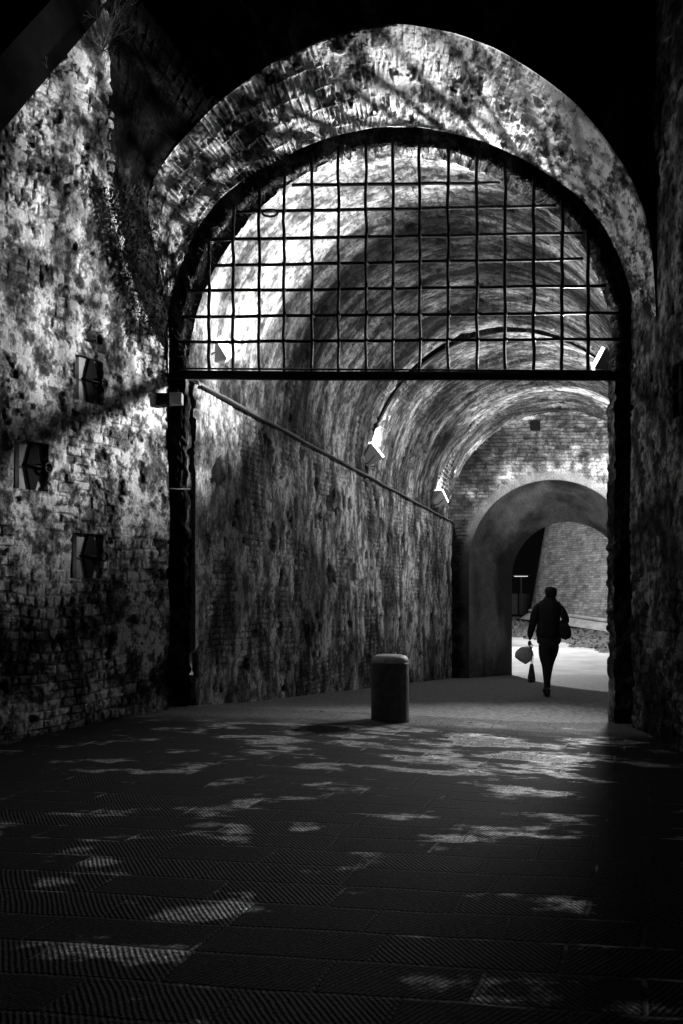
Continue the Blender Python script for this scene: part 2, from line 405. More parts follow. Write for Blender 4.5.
def loft(name, curves, nsub, seed, tonek, parent=None, bw=.28, bh=.085, amp=1.0, flip=False, brick=True, kind='structure', mat=None, swap=False, plast=0.0, endfade=(True, True)):
    rows = []
    for a, b_ in zip(curves[:-1], curves[1:]):
        for s in np.linspace(0, 1, nsub, endpoint=False): rows.append(a * (1 - s) + b_ * s)
    rows.append(curves[-1]); G = np.stack(rows, 1)             # (along, across, 3)
    al = np.concatenate([[0], np.cumsum(np.linalg.norm(np.diff(G[:, 0], axis=0), axis=1))])
    mid = G[len(G) // 2]; ac = np.concatenate([[0], np.cumsum(np.linalg.norm(np.diff(mid, axis=0), axis=1))])
    Ug, Vg = np.meshgrid(al, ac, indexing='ij')
    if swap: h, t = rubble(Vg, Ug, seed, bw, bh)
    else: h, t = rubble(Ug, Vg, seed, bw, bh, plast)
    n = normals(G); 
    if flip: n = -n
    fade = np.ones(G.shape[1]); 
    if endfade[0]: fade[0] = .0
    if endfade[1]: fade[-1] = .0
    G = G + n * ((h - .04) * amp * fade[None, :])[..., None]
    o = grid_mesh(name, G, mat or M_WALL, t * tonek, flip=flip)
    if kind: o['kind'] = kind
    return o, G

# front face above the arch (its shade painted in as near-black tone), soffit, slot, back ring
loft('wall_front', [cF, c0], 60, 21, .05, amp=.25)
# corner reveal hidden behind soffit
loft('trim_1', [c0, c1], 60, 31, 2.0, bw=.10, bh=.26, amp=.8, plast=.06)        # arch soffit
c1o = scaleout(c1L, .35); c2o = scaleout(c2L, .45)
for c, Yv in ((c1o, 11.95), (c2o, 12.3)): c[:, 1] = Yv
loft('trim_2', [c1L, c1o], 5, 41, .15)  # slot and back ring toned dark, painting in the recess shade
loft('trim_3', [c1o, c2o], 5, 42, .12)
loft('trim_4', [c2o, c2L], 12, 43, .1)
c3L = c2L.copy(); c3L[:, 1] = 12.6
loft('trim_5', [c2L, c3L], 8, 44, .22)
c3o = scaleout(c3L, 1.6); c3o[:, 1] = 12.62
loft('trim_6', [c3L, c3o], 12, 45, .6)

# ---------------------------------------------------------------- tunnel
TS = .356; DS = -.0642
def x_left(Y): return -1.955 + TS * (Y - 12.4)
def z_spring(Y): return 4.25 - .059 * (Y - 12.4)
YJ = 19.55; YE = 26.5
# left wall
ys = np.linspace(12.45, YE, 620); s = np.linspace(0, 1, 240)
Yg, Sg = np.meshgrid(ys, s, indexing='ij')
zb = ground_z(x_left(Yg), Yg) - .15; Zg = zb + (z_spring(Yg) - zb) * Sg
Ug = (Yg - 12.45) * 1.06
def plaster(u, v, seed, streak=1.0):
    st = fbm(u * 4.0, v * 1.15, seed, 6, .7); bl = fbm(u * .8, v * .7, seed + 3, 4); fn = fbm(u * 10, v * 7, seed + 4, 5, .7)
    hole = sstep(.66, .72, fbm(u * 3.2, v * 2.2, seed + 5, 4))
    peel = sstep(.52, .56, fbm(u * 1.6, v * 1.3, seed + 6, 5))
    f, r, q = bricks(u, v, .27, .085, seed + 7, .03, .012)
    h = .02 * (1 - peel) + peel * f * .012 * (.5 + r) + .018 * fn + .05 * (fbm(u * .9, v * .9, seed + 8, 3) - .5) - .045 * hole
    t = (.16 + .58 * sstep(.34, .66, st)) * (.35 + 1.0 * sstep(.3, .62, bl)) * (.35 + .95 * sstep(.35, .6, fn)) * (1 - .85 * hole)
    t = t * (1 - peel * (.55 - .5 * r * f))
    return h, t
h, t = plaster(Ug, Zg, 101)
# vertical break under the joint between the two tunnel sections
jt = np.exp(-((Yg - YJ + .03 * np.sin(Zg * 5)) / .06) ** 2); h = h - .07 * jt; t = t * (1 - .7 * jt)
Pt = np.stack([x_left(Yg) + h, Yg, Zg], -1)
o = grid_mesh('wall_left_tunnel', Pt, M_VAULT, t * 1.0, flip=False); o.name = 'wall_tunnel_left'; o['kind'] = 'structure'

def vault(name, y0, y1, a, hgt, n, seed, xo=0.0, tk=1.0):
    ys = np.linspace(y0, y1, n); th = np.linspace(math.pi, 0, 330)
    Yg, Tg = np.meshgrid(ys, th, indexing='ij')
    xc = x_left(Yg) + xo + a; zc = z_spring(Yg)
    arc = (math.pi - Tg) * a
    st = fbm(Yg * 4.2 + .5 * arc, arc * .8, seed, 6, .72); bl = fbm(Yg * .6, arc * .5, seed + 2, 4); fn = fbm(Yg * 11, arc * 7, seed + 3, 5, .7)
    st2 = fbm(Yg * 1.2 + arc * .25, arc * .5, seed + 12, 4)
    f, r, q = bricks(arc, Yg, .11, .29, seed + 4, .02, .012)
    pe = sstep(.45, .6, fbm(Yg * .9, arc * .9, seed + 5, 4))
    h = .012 * f * pe + .02 * fn - .04 * sstep(.68, .74, fbm(Yg * 3, arc * 3, seed + 6, 3))
    t = (.20 + .6 * sstep(.36, .62, st)) * (.4 + .9 * sstep(.3, .62, bl)) * (.3 + .9 * sstep(.35, .62, fn)) * (1 - pe * (.5 - .35 * r * f)) * (.35 + .9 * sstep(.35, .6, st2))
    X = xc + (a - h) * np.cos(Tg); Z = zc + (hgt - h) * np.sin(Tg)
    o = grid_mesh(name, np.stack([X, Yg, Z], -1), M_VAULT, t * tk, flip=True); o['kind'] = 'structure'; return o
vault('ceiling', 12.45, YJ, 2.98, 3.15, 330, 200, -.10, .72)
vault('ceiling', YJ + .14, YE, 3.16, 3.1, 260, 240, -.10, .85)
# joint: a recessed dark groove between the two vault sections
th = np.linspace(math.pi, 0, 200)
def ell(Y, a, hg, xo=-.1): return np.stack([x_left(Y) + xo + 3.0 + a * np.cos(th) + (0), np.full_like(th, Y), z_spring(Y) + hg * np.sin(th)], -1)
loft('ceiling', [ell(YJ, 2.96, 3.14), ell(YJ, 3.35, 3.5), ell(YJ + .14, 3.35, 3.5), ell(YJ + .14, 3.02, 3.08)], 3, 61, .15)
# right wall
ys = np.linspace(12.45, YE, 150); zs = np.linspace(-1.4, 4.3, 80)
Yg, Zg = np.meshgrid(ys, zs, indexing='ij'); h, t = plaster(Yg, Zg, 150)
Xr = x_left(Yg) + np.where(Yg < YJ, 5.86, 6.2)
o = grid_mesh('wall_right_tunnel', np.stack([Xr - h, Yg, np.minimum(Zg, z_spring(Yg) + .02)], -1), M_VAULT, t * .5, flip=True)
o.name = 'wall_tunnel_right'; o['kind'] = 'structure'
# ledge along the left springing + pipe below it
ys = np.linspace(12.5, YE, 260)
sec = [(-.06, .07), (.02, .06), (.04, .045), (.045, .0), (.03, -.01), (-.06, -.02)]
Gp = np.zeros((len(ys), len(sec), 3))
for j, (dx, dz) in enumerate(sec):
    Gp[:, j, 0] = x_left(ys) + dx + .012 * (fbm(ys * 5, ys * 0 + j, 5, 3) - .5); Gp[:, j, 1] = ys; Gp[:, j, 2] = z_spring(ys) + dz + .02 * (fbm(ys * 4, ys * 0, 6, 3) - .5)
tl = .25 + .5 * fbm(np.repeat(ys[:, None], len(sec), 1) * 4, np.zeros((len(ys), len(sec))), 9, 4)
o = grid_mesh('trim_7', Gp, M_VAULT, tl * .6, flip=True); o['kind'] = 'structure'
bm = bmesh.new(); yy = np.linspace(12.5, YE - .1, 40)
add_tube(bm, [(x_left(y) + .075, y, z_spring(y) - .015 + .008 * math.sin(y * 3)) for y in yy], .02, 6)
o = obj_bm('cable', bm, M_CABLE); set_props(o, 'black cable running under the ledge along the left tunnel wall', 'cable')

# ---------------------------------------------------------------- far wall with the small archway
AX, AR, AZ = (553 - CX) / F * YE, 84 / F * YE, EYE + 26 / F * YE
BX, BR, BZ = (568 - CX) / F * 30, 56 / F * 30, EYE + 12 / F * 30
def archpath(cx, R, zs_, Y, zb, n=240, nl=80):
    th = np.linspace(math.pi, 0, n); a = np.stack([cx + R * np.cos(th), np.full(n, Y), zs_ + R * np.sin(th)], -1)
    zl = np.linspace(zb, zs_, nl)[:-1]; zr = zl[::-1]
    return np.concatenate([np.stack([np.full_like(zl, cx - R), np.full_like(zl, Y), zl], -1), a, np.stack([np.full_like(zr, cx + R), np.full_like(zr, Y), zr], -1)])
pa = archpath(AX, AR, AZ, YE, -1.3); pb = archpath(BX, BR, BZ, 30, -1.5)
xl, xr_ = x_left(YE) - .15, x_left(YE) + 6.6; ztop = z_spring(YE) + 3.2
# outer rectangle path with matching rays
ctr = np.array([AX, YE, AZ])
def rect_pt(p):
    v = p - ctr
    if p[2] <= AZ: return np.array([xl if v[0] < 0 else xr_, YE, p[2]])
    k = []
    if v[0] < -1e-6: k.append((xl - AX) / v[0])
    if v[0] > 1e-6: k.append((xr_ - AX) / v[0])
    if v[2] > 1e-6: k.append((ztop - AZ) / v[2])
    s_ = min(k); return ctr + v * s_
po = np.array([rect_pt(p) for p in pa])
G = np.stack([po * (1 - s_) + pa * s_ for s_ in np.linspace(0, 1, 110)], 1)
# densify along path
idx = np.linspace(0, len(G) - 1, 760); i0 = np.floor(idx).astype(int); i1 = np.minimum(i0 + 1, len(G) - 1); fr = (idx - i0)[:, None, None]
G = G[i0] * (1 - fr) + G[i1] * fr
Ux, Vz = G[..., 0], G[..., 2]
f, r, q = bricks(Ux, Vz, .30, .105, 300, .05, .014, .25)
bl = fbm(Ux * .8, Vz * .9, 305, 4); sp = fbm(Ux * 5, Vz * 5, 306, 4)
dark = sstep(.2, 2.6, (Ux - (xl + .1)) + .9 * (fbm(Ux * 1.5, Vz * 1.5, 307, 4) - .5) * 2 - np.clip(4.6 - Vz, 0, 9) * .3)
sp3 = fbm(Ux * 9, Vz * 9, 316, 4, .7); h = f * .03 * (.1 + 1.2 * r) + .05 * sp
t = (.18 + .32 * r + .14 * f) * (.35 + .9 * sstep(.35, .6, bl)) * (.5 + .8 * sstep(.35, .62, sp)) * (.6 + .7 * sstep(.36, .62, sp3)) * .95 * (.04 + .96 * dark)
# sooty, damp left third of the wall; smooth plaster collar round the archway
rad = np.hypot(Ux - AX, np.maximum(Vz - AZ, 0))
col = (1 - sstep(AR + .12, AR + .35, rad + .25 * (fbm(Ux * 2, Vz * 2, 308, 4) - .5)))
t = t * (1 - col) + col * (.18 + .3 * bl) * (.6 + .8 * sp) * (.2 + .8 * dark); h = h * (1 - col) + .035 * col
h[:, -1] = 0
G[..., 1] -= h
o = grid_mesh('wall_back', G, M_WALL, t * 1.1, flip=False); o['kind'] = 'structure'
# archway passage
G = np.stack([pa * (1 - s_) + pb * s_ for s_ in np.linspace(0, 1, 50)], 1)
al = np.linspace(0, 11, len(pa)); U2, V2 = np.meshgrid(al, np.linspace(0, 3.6, 50), indexing='ij')
bl = fbm(U2 * .7, V2 * .6, 320, 5); sp = fbm(U2 * 5, V2 * 2, 321, 4)
o = grid_mesh('wall_archway', G, M_VAULT, (.10 + .5 * sstep(.35, .65, bl)) * (.5 + .8 * sp) * .38, smooth=True); o['kind'] = 'structure'
# outer face of the gatehouse beyond the archway
pbo = np.array([[min(max(BX + (p[0] - BX) * 6, -4), 20), 30, p[2] if p[2] <= BZ else BZ + (p[2] - BZ) * 5 + .01] for p in pb])
G = np.stack([pb * (1 - s_) + pbo * s_ for s_ in np.linspace(0, 1, 12)], 1)
o = grid_mesh('wall_outer', G, M_WALL, np.full(G.shape[:2], .3)); o['kind'] = 'structure'
# small square putlog hole in the far wall: dark block paints its shade
bm = bmesh.new(); c = P(535, 426, YE - .05)
add_box(bm, c, (.27, .10, .26)); o = obj_bm('wall_vent', bm, M_DIRON, smooth=False)
set_props(o, 'small dark square opening in the brick far wall above the archway', 'vent')

# ---------------------------------------------------------------- iron grille (portcullis)
GY = 12.12
gr = empty('portcullis', P(400, 376, GY), 'black iron grille of crossed bars filling the top of the gate arch', 'gate')
grO = Vector(gr.location)
def sub(bm, name, mat, parent=gr, smooth=True, org=None):
    bmesh.ops.translate(bm, verts=bm.verts, vec=-(org if org is not None else grO)); return obj_bm(name, bm, mat, parent, smooth)
VX = [209, 233, 259, 284, 312, 338.5, 366, 393, 419.5, 448, 477, 505, 533.5, 562, 588]
def edge_y(px):   # inner arch edge at px
    c = crv2; i = int(np.argmin(np.abs(c[:, 0] - px) + (c[:, 1] > 374) * 50)); return c[i, 1]
crv2 = np.array([(a, b) for a, b, _ in ray_curve(E2, np.linspace(math.pi, 0, 500))])
rb = random.Random(3)
HB = [(185, 292, 500, 183), (212, 236, 556, 206), (240, 209, 583, 233), (265.5, 215, 583, 259), (291, 190, 606, 286), (317, 182, 622, 313), (342, 178, 624, 339)]
for x in VX:
    bm = bmesh.new(); top = edge_y(x) - 12; n = 16; pts = []
    for i in range(n + 1):
        y = 374 + (top - 374) * i / n
        dx = .45 * math.sin(i * 1.3 + x) + rb.uniform(-.5, .5)
        p = P(x + dx, y, GY + .012 * math.sin(i * math.pi / 1.0 + x)); pts.append(p)
    add_tube(bm, pts, .027, 4)
    # collars where it crosses the cross bars
    for (yl, xa, xb, yr) in HB:
        if xa - 3 < x < xb + 3:
            y = yl + (yr - yl) * (x - xa) / (xb - xa)
            if y > top: add_box(bm, P(x + rb.uniform(-.3, .3), y, GY + .014), (.05, .05, .055), bevel=.008)
    sub(bm, 'vertical_bar', M_IRON)
for (yl, xa, xb, yr) in HB:
    bm = bmesh.new(); n = 14
    pts = [P(xa + (xb - xa) * i / n, yl + (yr - yl) * i / n + rb.uniform(-.5, .5), GY + .028) for i in range(n + 1)]
    add_tube(bm, pts, .024, 4); sub(bm, 'cross_bar', M_IRON)
bm = bmesh.new()
a = Vector(P(150, 374.5, GY)); b_ = Vector(P(636, 376.5, GY))
add_tube(bm, [a, a.lerp(b_, .33) + Vector((0, 0, -.012)), a.lerp(b_, .66), b_], .068, 4)
sub(bm, 'bottom_beam', M_DIRON)
bm = bmesh.new()
a = Vector(P(178, 368.5, GY - .07)); b_ = Vector(P(612, 371, GY - .07)); add_tube(bm, [a, b_], .012, 6); sub(bm, 'stiffening_rod', M_IRON)
# flattened eye on the second cross bar
bm = bmesh.new(); cx_, cy_, cz_ = P(270, 213, GY - .02)
add_tube(bm, [(cx_ + .10 * math.cos(t_), cy_, cz_ + .045 * math.sin(t_)) for t_ in np.linspace(0, 2 * math.pi, 13)], .016, 6, cap=False); sub(bm, 'bar_eye', M_IRON)

# bracket box on the left jamb, with rods across the slot
bx = empty('junction_box', P(169, 399, 11.84), 'small rectangular grey box on a dark bracket left of the gate slot', 'box')
bo = Vector(bx.location)
bm = bmesh.new(); add_box(bm, P(161.5, 400, 11.86), (.22, .16, .15), bevel=.01); sub(bm, 'bracket', M_DIRON, bx, False, bo)
bm = bmesh.new(); add_box(bm, P(176.5, 399, 11.82), (.155, .14, .145), bevel=.012); sub(bm, 'housing', M_HOUS, bx, False, bo)
bm = bmesh.new(); add_box(bm, P(176.5, 391, 11.82), (.05, .06, .06), bevel=.01); sub(bm, 'cable_gland', M_DIRON, bx, False, bo)
bm = bmesh.new(); add_tube(bm, [P(168, 488.5, 11.95), P(178, 489, 12.1), P(190, 489, 12.29)], .008, 6); o = obj_bm('tie_rod', bm, M_HOUS)
set_props(o, 'thin pale metal rod crossing the dark slot beside the left wall', 'rod')

# ---------------------------------------------------------------- wall niches with iron pivots
wall_dir = Vector((SLP, 1, 0)).normalized(); wall_n = Vector((1, -SLP, 0)).normalized()
M_NST = plain('niche_stone', .5, .8, 0, .3, 10, .3)
M_NST2 = plain('niche_stone_dark', .09, .8, 0, .3, 10, .3)  # darker copy painting in the shade of the right wall niche
labels = ['rectangular wall niche closest to the gate grille, above the shadow band', 'rectangular wall niche farthest left in the deep shadow, barely visible',
          'lowest rectangular wall niche, over the brick base of the left wall']
def niche(cpos, w, hgt, du, dn, lab, dz=Vector((0, 0, 1)), st=None):
    root = empty('wall_niche', cpos, lab, 'niche', None)
    def quad(bm, poly, d0, th_):
        vs = [bm.verts.new(Vector(du) * u + Vector(dz) * v + Vector(dn) * d0) for u, v in poly]
        f_ = bm.faces.new(vs); r_ = bmesh.ops.extrude_face_region(bm, geom=[f_])
        bmesh.ops.translate(bm, verts=[e for e in r_['geom'] if isinstance(e, bmesh.types.BMVert)], vec=Vector(dn) * th_)
        bmesh.ops.recalc_face_normals(bm, faces=bm.faces)
    W, H = w / 2, hgt / 2
    bm = bmesh.new(); quad(bm, [(-W * .45, -H), (W * .98, -H), (W * .98, H), (-W * .45, H)], -.12, .06); obj_bm('stone_panel', bm, st or M_NST, root, False)
    bm = bmesh.new(); quad(bm, [(W * .12, -H), (W * .42, -H), (W * .78, -.02), (W * .78, .02), (W * .5, H), (W * .2, H), (-W * .12, .02), (-W * .12, -.02)], -.06, .03); obj_bm('iron_plate', bm, M_DIRON, root, False)
    bm = bmesh.new()
    add_tube(bm, [Vector(du) * (-W * .45) + Vector(dn) * -.02, Vector(du) * (W * .95) + Vector(dn) * .02], .012, 6); obj_bm('pivot_rod', bm, M_IRON, root)
    bm = bmesh.new(); rc = Vector(du) * (W * .95) + Vector(dn) * .03
    add_tube(bm, [rc + Vector(du) * .05 * math.cos(a_) + Vector(dz) * .05 * math.sin(a_) for a_ in np.linspace(0, 2 * math.pi, 15)], .014, 6, cap=False); obj_bm('ring', bm, M_IRON, root)
    return root
for (x0, x1, y0, y1), lb in zip(NICHES, labels):
    Ya, Yb = wallY(x0), wallY(x1); Ym = (Ya + Yb) / 2
    w = (Yb - Ya) * math.hypot(1, SLP); hg = (y1 - y0) / F * Ym
    cpos = Vector((LX(Ym), Ym, EYE + (HY - (y0 + y1) / 2) / F * Ym))
    niche(cpos, w, hg, wall_dir, wall_n, lb)
niche(Vector((3.66, 10.3, 3.72)), .3, .55, Vector((0, 1, 0)), Vector((-1, 0, 0)), 'dark rectangular niche high in the right hand wall beside the gate', st=M_NST2)

# ---------------------------------------------------------------- eave over the left wall
def prism(bm, pts, vec):
    vs = [bm.verts.new(p) for p in pts]; f_ = bm.faces.new(vs); r_ = bmesh.ops.extrude_face_region(bm, geom=[f_])
    bmesh.ops.translate(bm, verts=[e for e in r_['geom'] if isinstance(e, bmesh.types.BMVert)], vec=vec); bmesh.ops.recalc_face_normals(bm, faces=bm.faces)
ev = empty('roof_eave', (LX(10.5), 10.5, 7.5), 'dark sloping eave cutting across the top of the left wall', 'roof')
eo = Vector(ev.location)
pA = Vector(P(97, 16, wallY(97))); pB = Vector(P(-60, 200, wallY(-60)))
bm = bmesh.new(); out = wall_n * .42
prism(bm, [pA - out * .4, pB - out * .4, pB + Vector((0, 0, 2.4)) - out * .4, pA + Vector((0, 0, 2.4)) - out * .4], out * .55); sub(bm, 'fascia_board', M_EAVE, ev, False, eo)
bm = bmesh.new(); up1 = Vector((0, 0, .5))
prism(bm, [pA + up1, pB + up1, pB + up1 * 2, pA + up1 * 2], out * 1.2); sub(bm, 'roof_edge', M_EAVE, ev, False, eo)
bm = bmesh.new()
add_tube(bm, [P(-10, 61, 9.3), P(15, 63, 9.7), P(30, 65, 9.9), P(50, 67, 10.2)], .008, 5); o = obj_bm('cable', bm, M_CABLE); set_props(o, 'thin wire under the dark eave at the top left', 'cable')
bm = bmesh.new()
add_tube(bm, [P(690, 2, 10.4), P(684, 18, 10.4), P(679, 28, 10.4), P(672, 36, 10.42), P(663, 40, 10.5)], .012, 6); o = obj_bm('cable', bm, M_HOUS); set_props(o, 'pale loose cable curving down the right wall at the top corner', 'cable')

# ---------------------------------------------------------------- plants
def twig_mesh(bm, base, dirv, ln, depth, r, rr, spread=.7):
    p = Vector(base); d = Vector(dirv).normalized(); pts = [p.copy()]; k = 4
    for i in range(k):
        d = (d + Vector((rr.uniform(-1, 1), rr.uniform(-1, 1), rr.uniform(-1, 1))) * .22).normalized(); p = p + d * ln / k; pts.append(p.copy())
        if depth > 0 and rr.random() < .8:
            nd = (d + Vector((rr.uniform(-1, 1), rr.uniform(-1, 1), rr.uniform(-1, 1))) * spread).normalized(); twig_mesh(bm, p, nd, ln * .6, depth - 1, r * .6, rr, spread)
    add_tube(bm, pts, [r * (1 - .7 * i / k) for i in range(k + 1)], 3, cap=False)
rr = random.Random(5)
bm = bmesh.new()
for i in range(9): twig_mesh(bm, P(101, 52, 10.95), (rr.uniform(-.1, .5), -.5, rr.uniform(-.2, 1.2)), rr.uniform(.35, .6), 2, .008, rr)
o = obj_bm('twiggy_shrub', bm, M_WEEDL); set_props(o, 'bare twiggy shrub sprouting at the top corner of the left wall', 'shrub')
bm = bmesh.new()
for i in range(5): twig_mesh(bm, P(47, 68, wallY(47)-.25), (rr.uniform(-1, .3), -.4, rr.uniform(.2, .8)), rr.uniform(.15, .3), 1, .005, rr)
o = obj_bm('bare_twig', bm, M_WEEDL); set_props(o, 'small bare twig growing out below the dark eave', 'twig')
def leaf(bm, p, s, rr):
    a = Vector((rr.uniform(-1, 1), rr.uniform(-1, 1), rr.uniform(-1, 1))).normalized(); b2 = a.cross(Vector((rr.uniform(-1, 1), rr.uniform(-1, 1), 1))).normalized(); n2 = a.cross(b2)
    vs = [bm.verts.new(p + a * s), bm.verts.new(p + b2 * s * .4 + n2 * s * .12), bm.verts.new(p - a * s), bm.verts.new(p - b2 * s * .4 + n2 * s * .12)]; bm.faces.new(vs)
# creeper mass hanging on the corner between wing wall and arch
bm = bmesh.new()
for i in range(2600):
    s_ = rr.random(); y = 185 + 150 * s_
    xl_ = 100 + 18 * s_; xr2 = 146 + 20 * s_
    x = xl_ + (xr2 - xl_) * rr.random(); Yv = 10.93 + .62 * s_ - rr.random() * .16
    p = Vector(P(x + rr.gauss(0, 4), y, Yv))
    if i % 5 == 0: twig_mesh(bm, p, (rr.uniform(-.5, .5), -.5, -1), rr.uniform(.1, .32), 0, .004, rr)
    else: leaf(bm, p, rr.uniform(.015, .04), rr)
o = obj_bm('creeper', bm, M_WEED, smooth=False); set_props(o, 'dark creeper hanging on the corner left of the big arch', 'creeper', kind='stuff')
# fringe of dry weeds along the inner arch edge
bm = bmesh.new()
for i in range(850):
    k = rr.randint(130, len(c2L) - 130); p = Vector(c2L[k]); iw = Vector(inw[k])
    twig_mesh(bm, p - iw * .02 + Vector((0, -rr.random() * .05, 0)), iw * .6 + Vector((rr.uniform(-.6, .6), -.3, rr.uniform(-1., .2))), rr.uniform(.04, .15) * (2.2 if rr.random() < .12 else 1), 1, .005, rr)
o = obj_bm('dry_weeds', bm, M_WEED); set_props(o, 'dry weeds fringing the ragged inner edge of the gate arch', 'weeds', kind='stuff')

# ---------------------------------------------------------------- bollard
bz = gz((390 - CX) / F * 11.75, 11.75)
bl_ = empty('stone_bollard', ((390 - CX) / F * 11.75, 11.75, bz), 'short dark round topped stone bollard standing before the tunnel', 'bollard')
def lathe(prof, seg=40, jit=0.0):
    bm = bmesh.new(); rings = []
    for r_, z_ in prof:
        rings.append([bm.verts.new((r_ * math.cos(2 * math.pi * k / seg), r_ * math.sin(2 * math.pi * k / seg), z_)) for k in range(seg)])
    for a_, b2 in zip(rings[:-1], rings[1:]):
        for k in range(seg): bm.faces.new([a_[k], a_[(k + 1) % seg], b2[(k + 1) % seg], b2[k]])
    bm.faces.new(rings[0][::-1]); bm.faces.new(rings[-1]); return bm
R_ = .234
obj_bm('shaft', lathe([(R_ * 1.02, -.06), (R_ * 1.02, .02), (R_, .05), (R_, .3), (R_ * .995, .55), (R_ * 1.0, .70), (R_ * .985, .72)]), M_BOLL, bl_)
cap = obj_bm('cap', lathe([(R_ * .985, .72), (R_ * .975, .745), (R_ * .93, .775), (R_ * .84, .797), (R_ * .68, .81), (R_ * .4, .816), (R_ * .1, .818)]), plain('bollard_cap_lit', .42, .6, 0, .25, 16, .3), bl_)  # cap colour paled to paint in light falling on the top
cap['label'] = 'rounded top painted pale as if lit'

# ---------------------------------------------------------------- floodlights
M_LENS, nt, b = new_mat('lit_lens'); b.inputs['Emission Color'].default_value = g(1); b.inputs['Emission Strength'].default_value = 5; b.inputs['Base Color'].default_value = g(.8)
def flood(px, py, Y, aim, label, power, size=.30, spot=150, blend=.6, mat=None, body=True, wallp=None, lens_strength=None, radius=.06, body_aim=None, lens_t=.05):
    c = Vector(P(px, py, Y)) if not isinstance(px, tuple) else Vector(px)
    d = (Vector(aim)).normalized()
    bd = Vector(body_aim).normalized() if body_aim else d
    rot = bd.to_track_quat('Z', 'Y').to_matrix()
    root = None
    if body:
        root = empty('floodlight', c, label, 'floodlight', 'floodlights on the tunnel walls')
        bm = bmesh.new()
        add_box(bm, (0, 0, -size * .30), (size * .45, size * .35, size * .60), taper=1.0); 
        for v in bm.verts:
            k = 1.0 if v.co.z < -size * .3 else 2.1
            v.co.x *= k; v.co.y *= k
        bmesh.ops.bevel(bm, geom=bm.edges[:], offset=.012, segments=2, affect='EDGES')
        bmesh.ops.transform(bm, matrix=rot.to_4x4(), verts=bm.verts); obj_bm('housing', bm, mat or M_HOUS, root, False)
        bm = bmesh.new(); add_box(bm, (0, 0, lens_t * .4), (size * .92, size * .70, lens_t), bevel=.01); bmesh.ops.transform(bm, matrix=rot.to_4x4(), verts=bm.verts)
        o_ = obj_bm('lens', bm, M_LENS, root, False); o_['label'] = 'glowing white lens'
        bm = bmesh.new()
        wp = Vector(wallp) - c if wallp else rot @ Vector((0, 0, -size * .8))
        s1 = rot @ Vector((size * .5, 0, -size * .25)); s2 = rot @ Vector((-size * .5, 0, -size * .25)); bk = rot @ Vector((0, 0, -size * .62))
        add_tube(bm, [s1, s1 * .9 + bk * .6, bk * 1.1, s2 * .9 + bk * .6, s2], .012, 5); add_tube(bm, [bk * 1.1, bk * .5 + wp * .6, wp], .016, 6)
        obj_bm('bracket', bm, M_HDARK, root)
    ld = bpy.data.lights.new('flood_lamp', 'SPOT'); ld.energy = power; ld.spot_size = math.radians(spot); ld.spot_blend = blend; ld.shadow_soft_size = radius
    lo = bpy.data.objects.new('flood_lamp', ld); C.objects.link(lo)
    lo.rotation_mode = 'QUATERNION'; lo.rotation_quaternion = (-d).to_track_quat('Z', 'Y')
    if root: lo.parent = root; lo.location = bd * .09
    else: lo.location = c + d * .09
    return lo
flood(219, 352, 13.25, (.80, .28, .55), 'floodlight with glowing lens seen through the grille, low on its left side', 290, .44, 160, .5, lens_t=.10, wallp=(x_left(13.25) + .02, 13.3, 4.75))
flood(600, 361, 12.92, (-.85, -.30, .36), 'pale floodlight seen through the lower right corner of the grille', 3300, .42, 98, .8, radius=.075, body_aim=(-.80, .25, .45), wallp=(4.0, 13.1, 4.6))
flood(369, 452, 19.75, (.50, .40, .75), 'large lit floodlight over the ledge in the middle of the left tunnel wall', 800, .60, 165, .5, wallp=(x_left(19.9) + .03, 19.9, 4.15))
flood(437, 497, 24.9, (.6, .65, .75), 'small floodlight on the ledge next to the brick far wall', 420, .58, 165, .5, M_HOUS, wallp=(x_left(25.1) + .03, 25.1, 3.8))
# unseen lamps, matching pair and added fills, on the right side of the tunnel (hidden behind the gate jamb)
flood((3.7, 13.6, 4.7), 0, 0, (-.35, .5, .8), '', 110, body=False, spot=150)  # added fill without a fixture, brightens the vault near the gate
flood((x_left(20) + 5.3, 19.9, 4.4), 0, 0, (-.75, .2, .5), '', 480, body=False, spot=165)
flood((x_left(24.0) + 5.5, 23.6, 4.2), 0, 0, (-.35, .85, .65), '', 600, body=False, spot=110)
flood((5.2, 17.5, 4.3), 0, 0, (-3.9, -6.9, -4.3), '', 2100, body=False, spot=44, blend=1.0, radius=.35)  # added fill without a fixture, brightens the paving before the gate

# ---------------------------------------------------------------- outside: bastion, verge, night
n1, n2 = 600, 330
RN_ = 2.6; X0, Y0 = (531 - CX) / F * 52, 52.
PH0, PH1 = math.radians(120), math.radians(204)
LEN_A = RN_ * (PH1 - PH0)
def bast(sv):
    """plan point and outward normal of the bastion foot at run length sv"""
    ph = PH0 + np.clip(sv / LEN_A, 0, 1) * (PH1 - PH0); run = np.maximum(sv - LEN_A, 0)
    cx_, cy_ = X0 + RN_, Y0 + .2
    x = cx_ + RN_ * np.cos(ph) - run * math.sin(PH1); y = cy_ + RN_ * np.sin(ph) + run * math.cos(PH1)
    return x, y, np.cos(ph), np.sin(ph), run
s = np.linspace(0, 20, n1); zz = np.linspace(-1.6, 12, n2)
Sg, Zg = np.meshgrid(s, zz, indexing='ij')
bxp, byp, nx, ny, run = bast(Sg)
bat = .17 * Zg
Xb = bxp - nx * bat; Yb = byp - ny * bat
ub = Sg
f, r, q = bricks(ub, Zg, .42, .12, 400, .03, .03)
bl = fbm(ub * .5, Zg * .6, 405, 4); sp = fbm(ub * 3, Zg * 3, 406, 4)
t = (.20 + .14 * r) * (.55 + .45 * f) * (.6 + .7 * bl) * (.5 + sp * .9)
o = grid_mesh('bastion', np.stack([Xb + nx * f * .008, Yb + ny * f * .008, Zg], -1), M_WALL, t, flip=False)
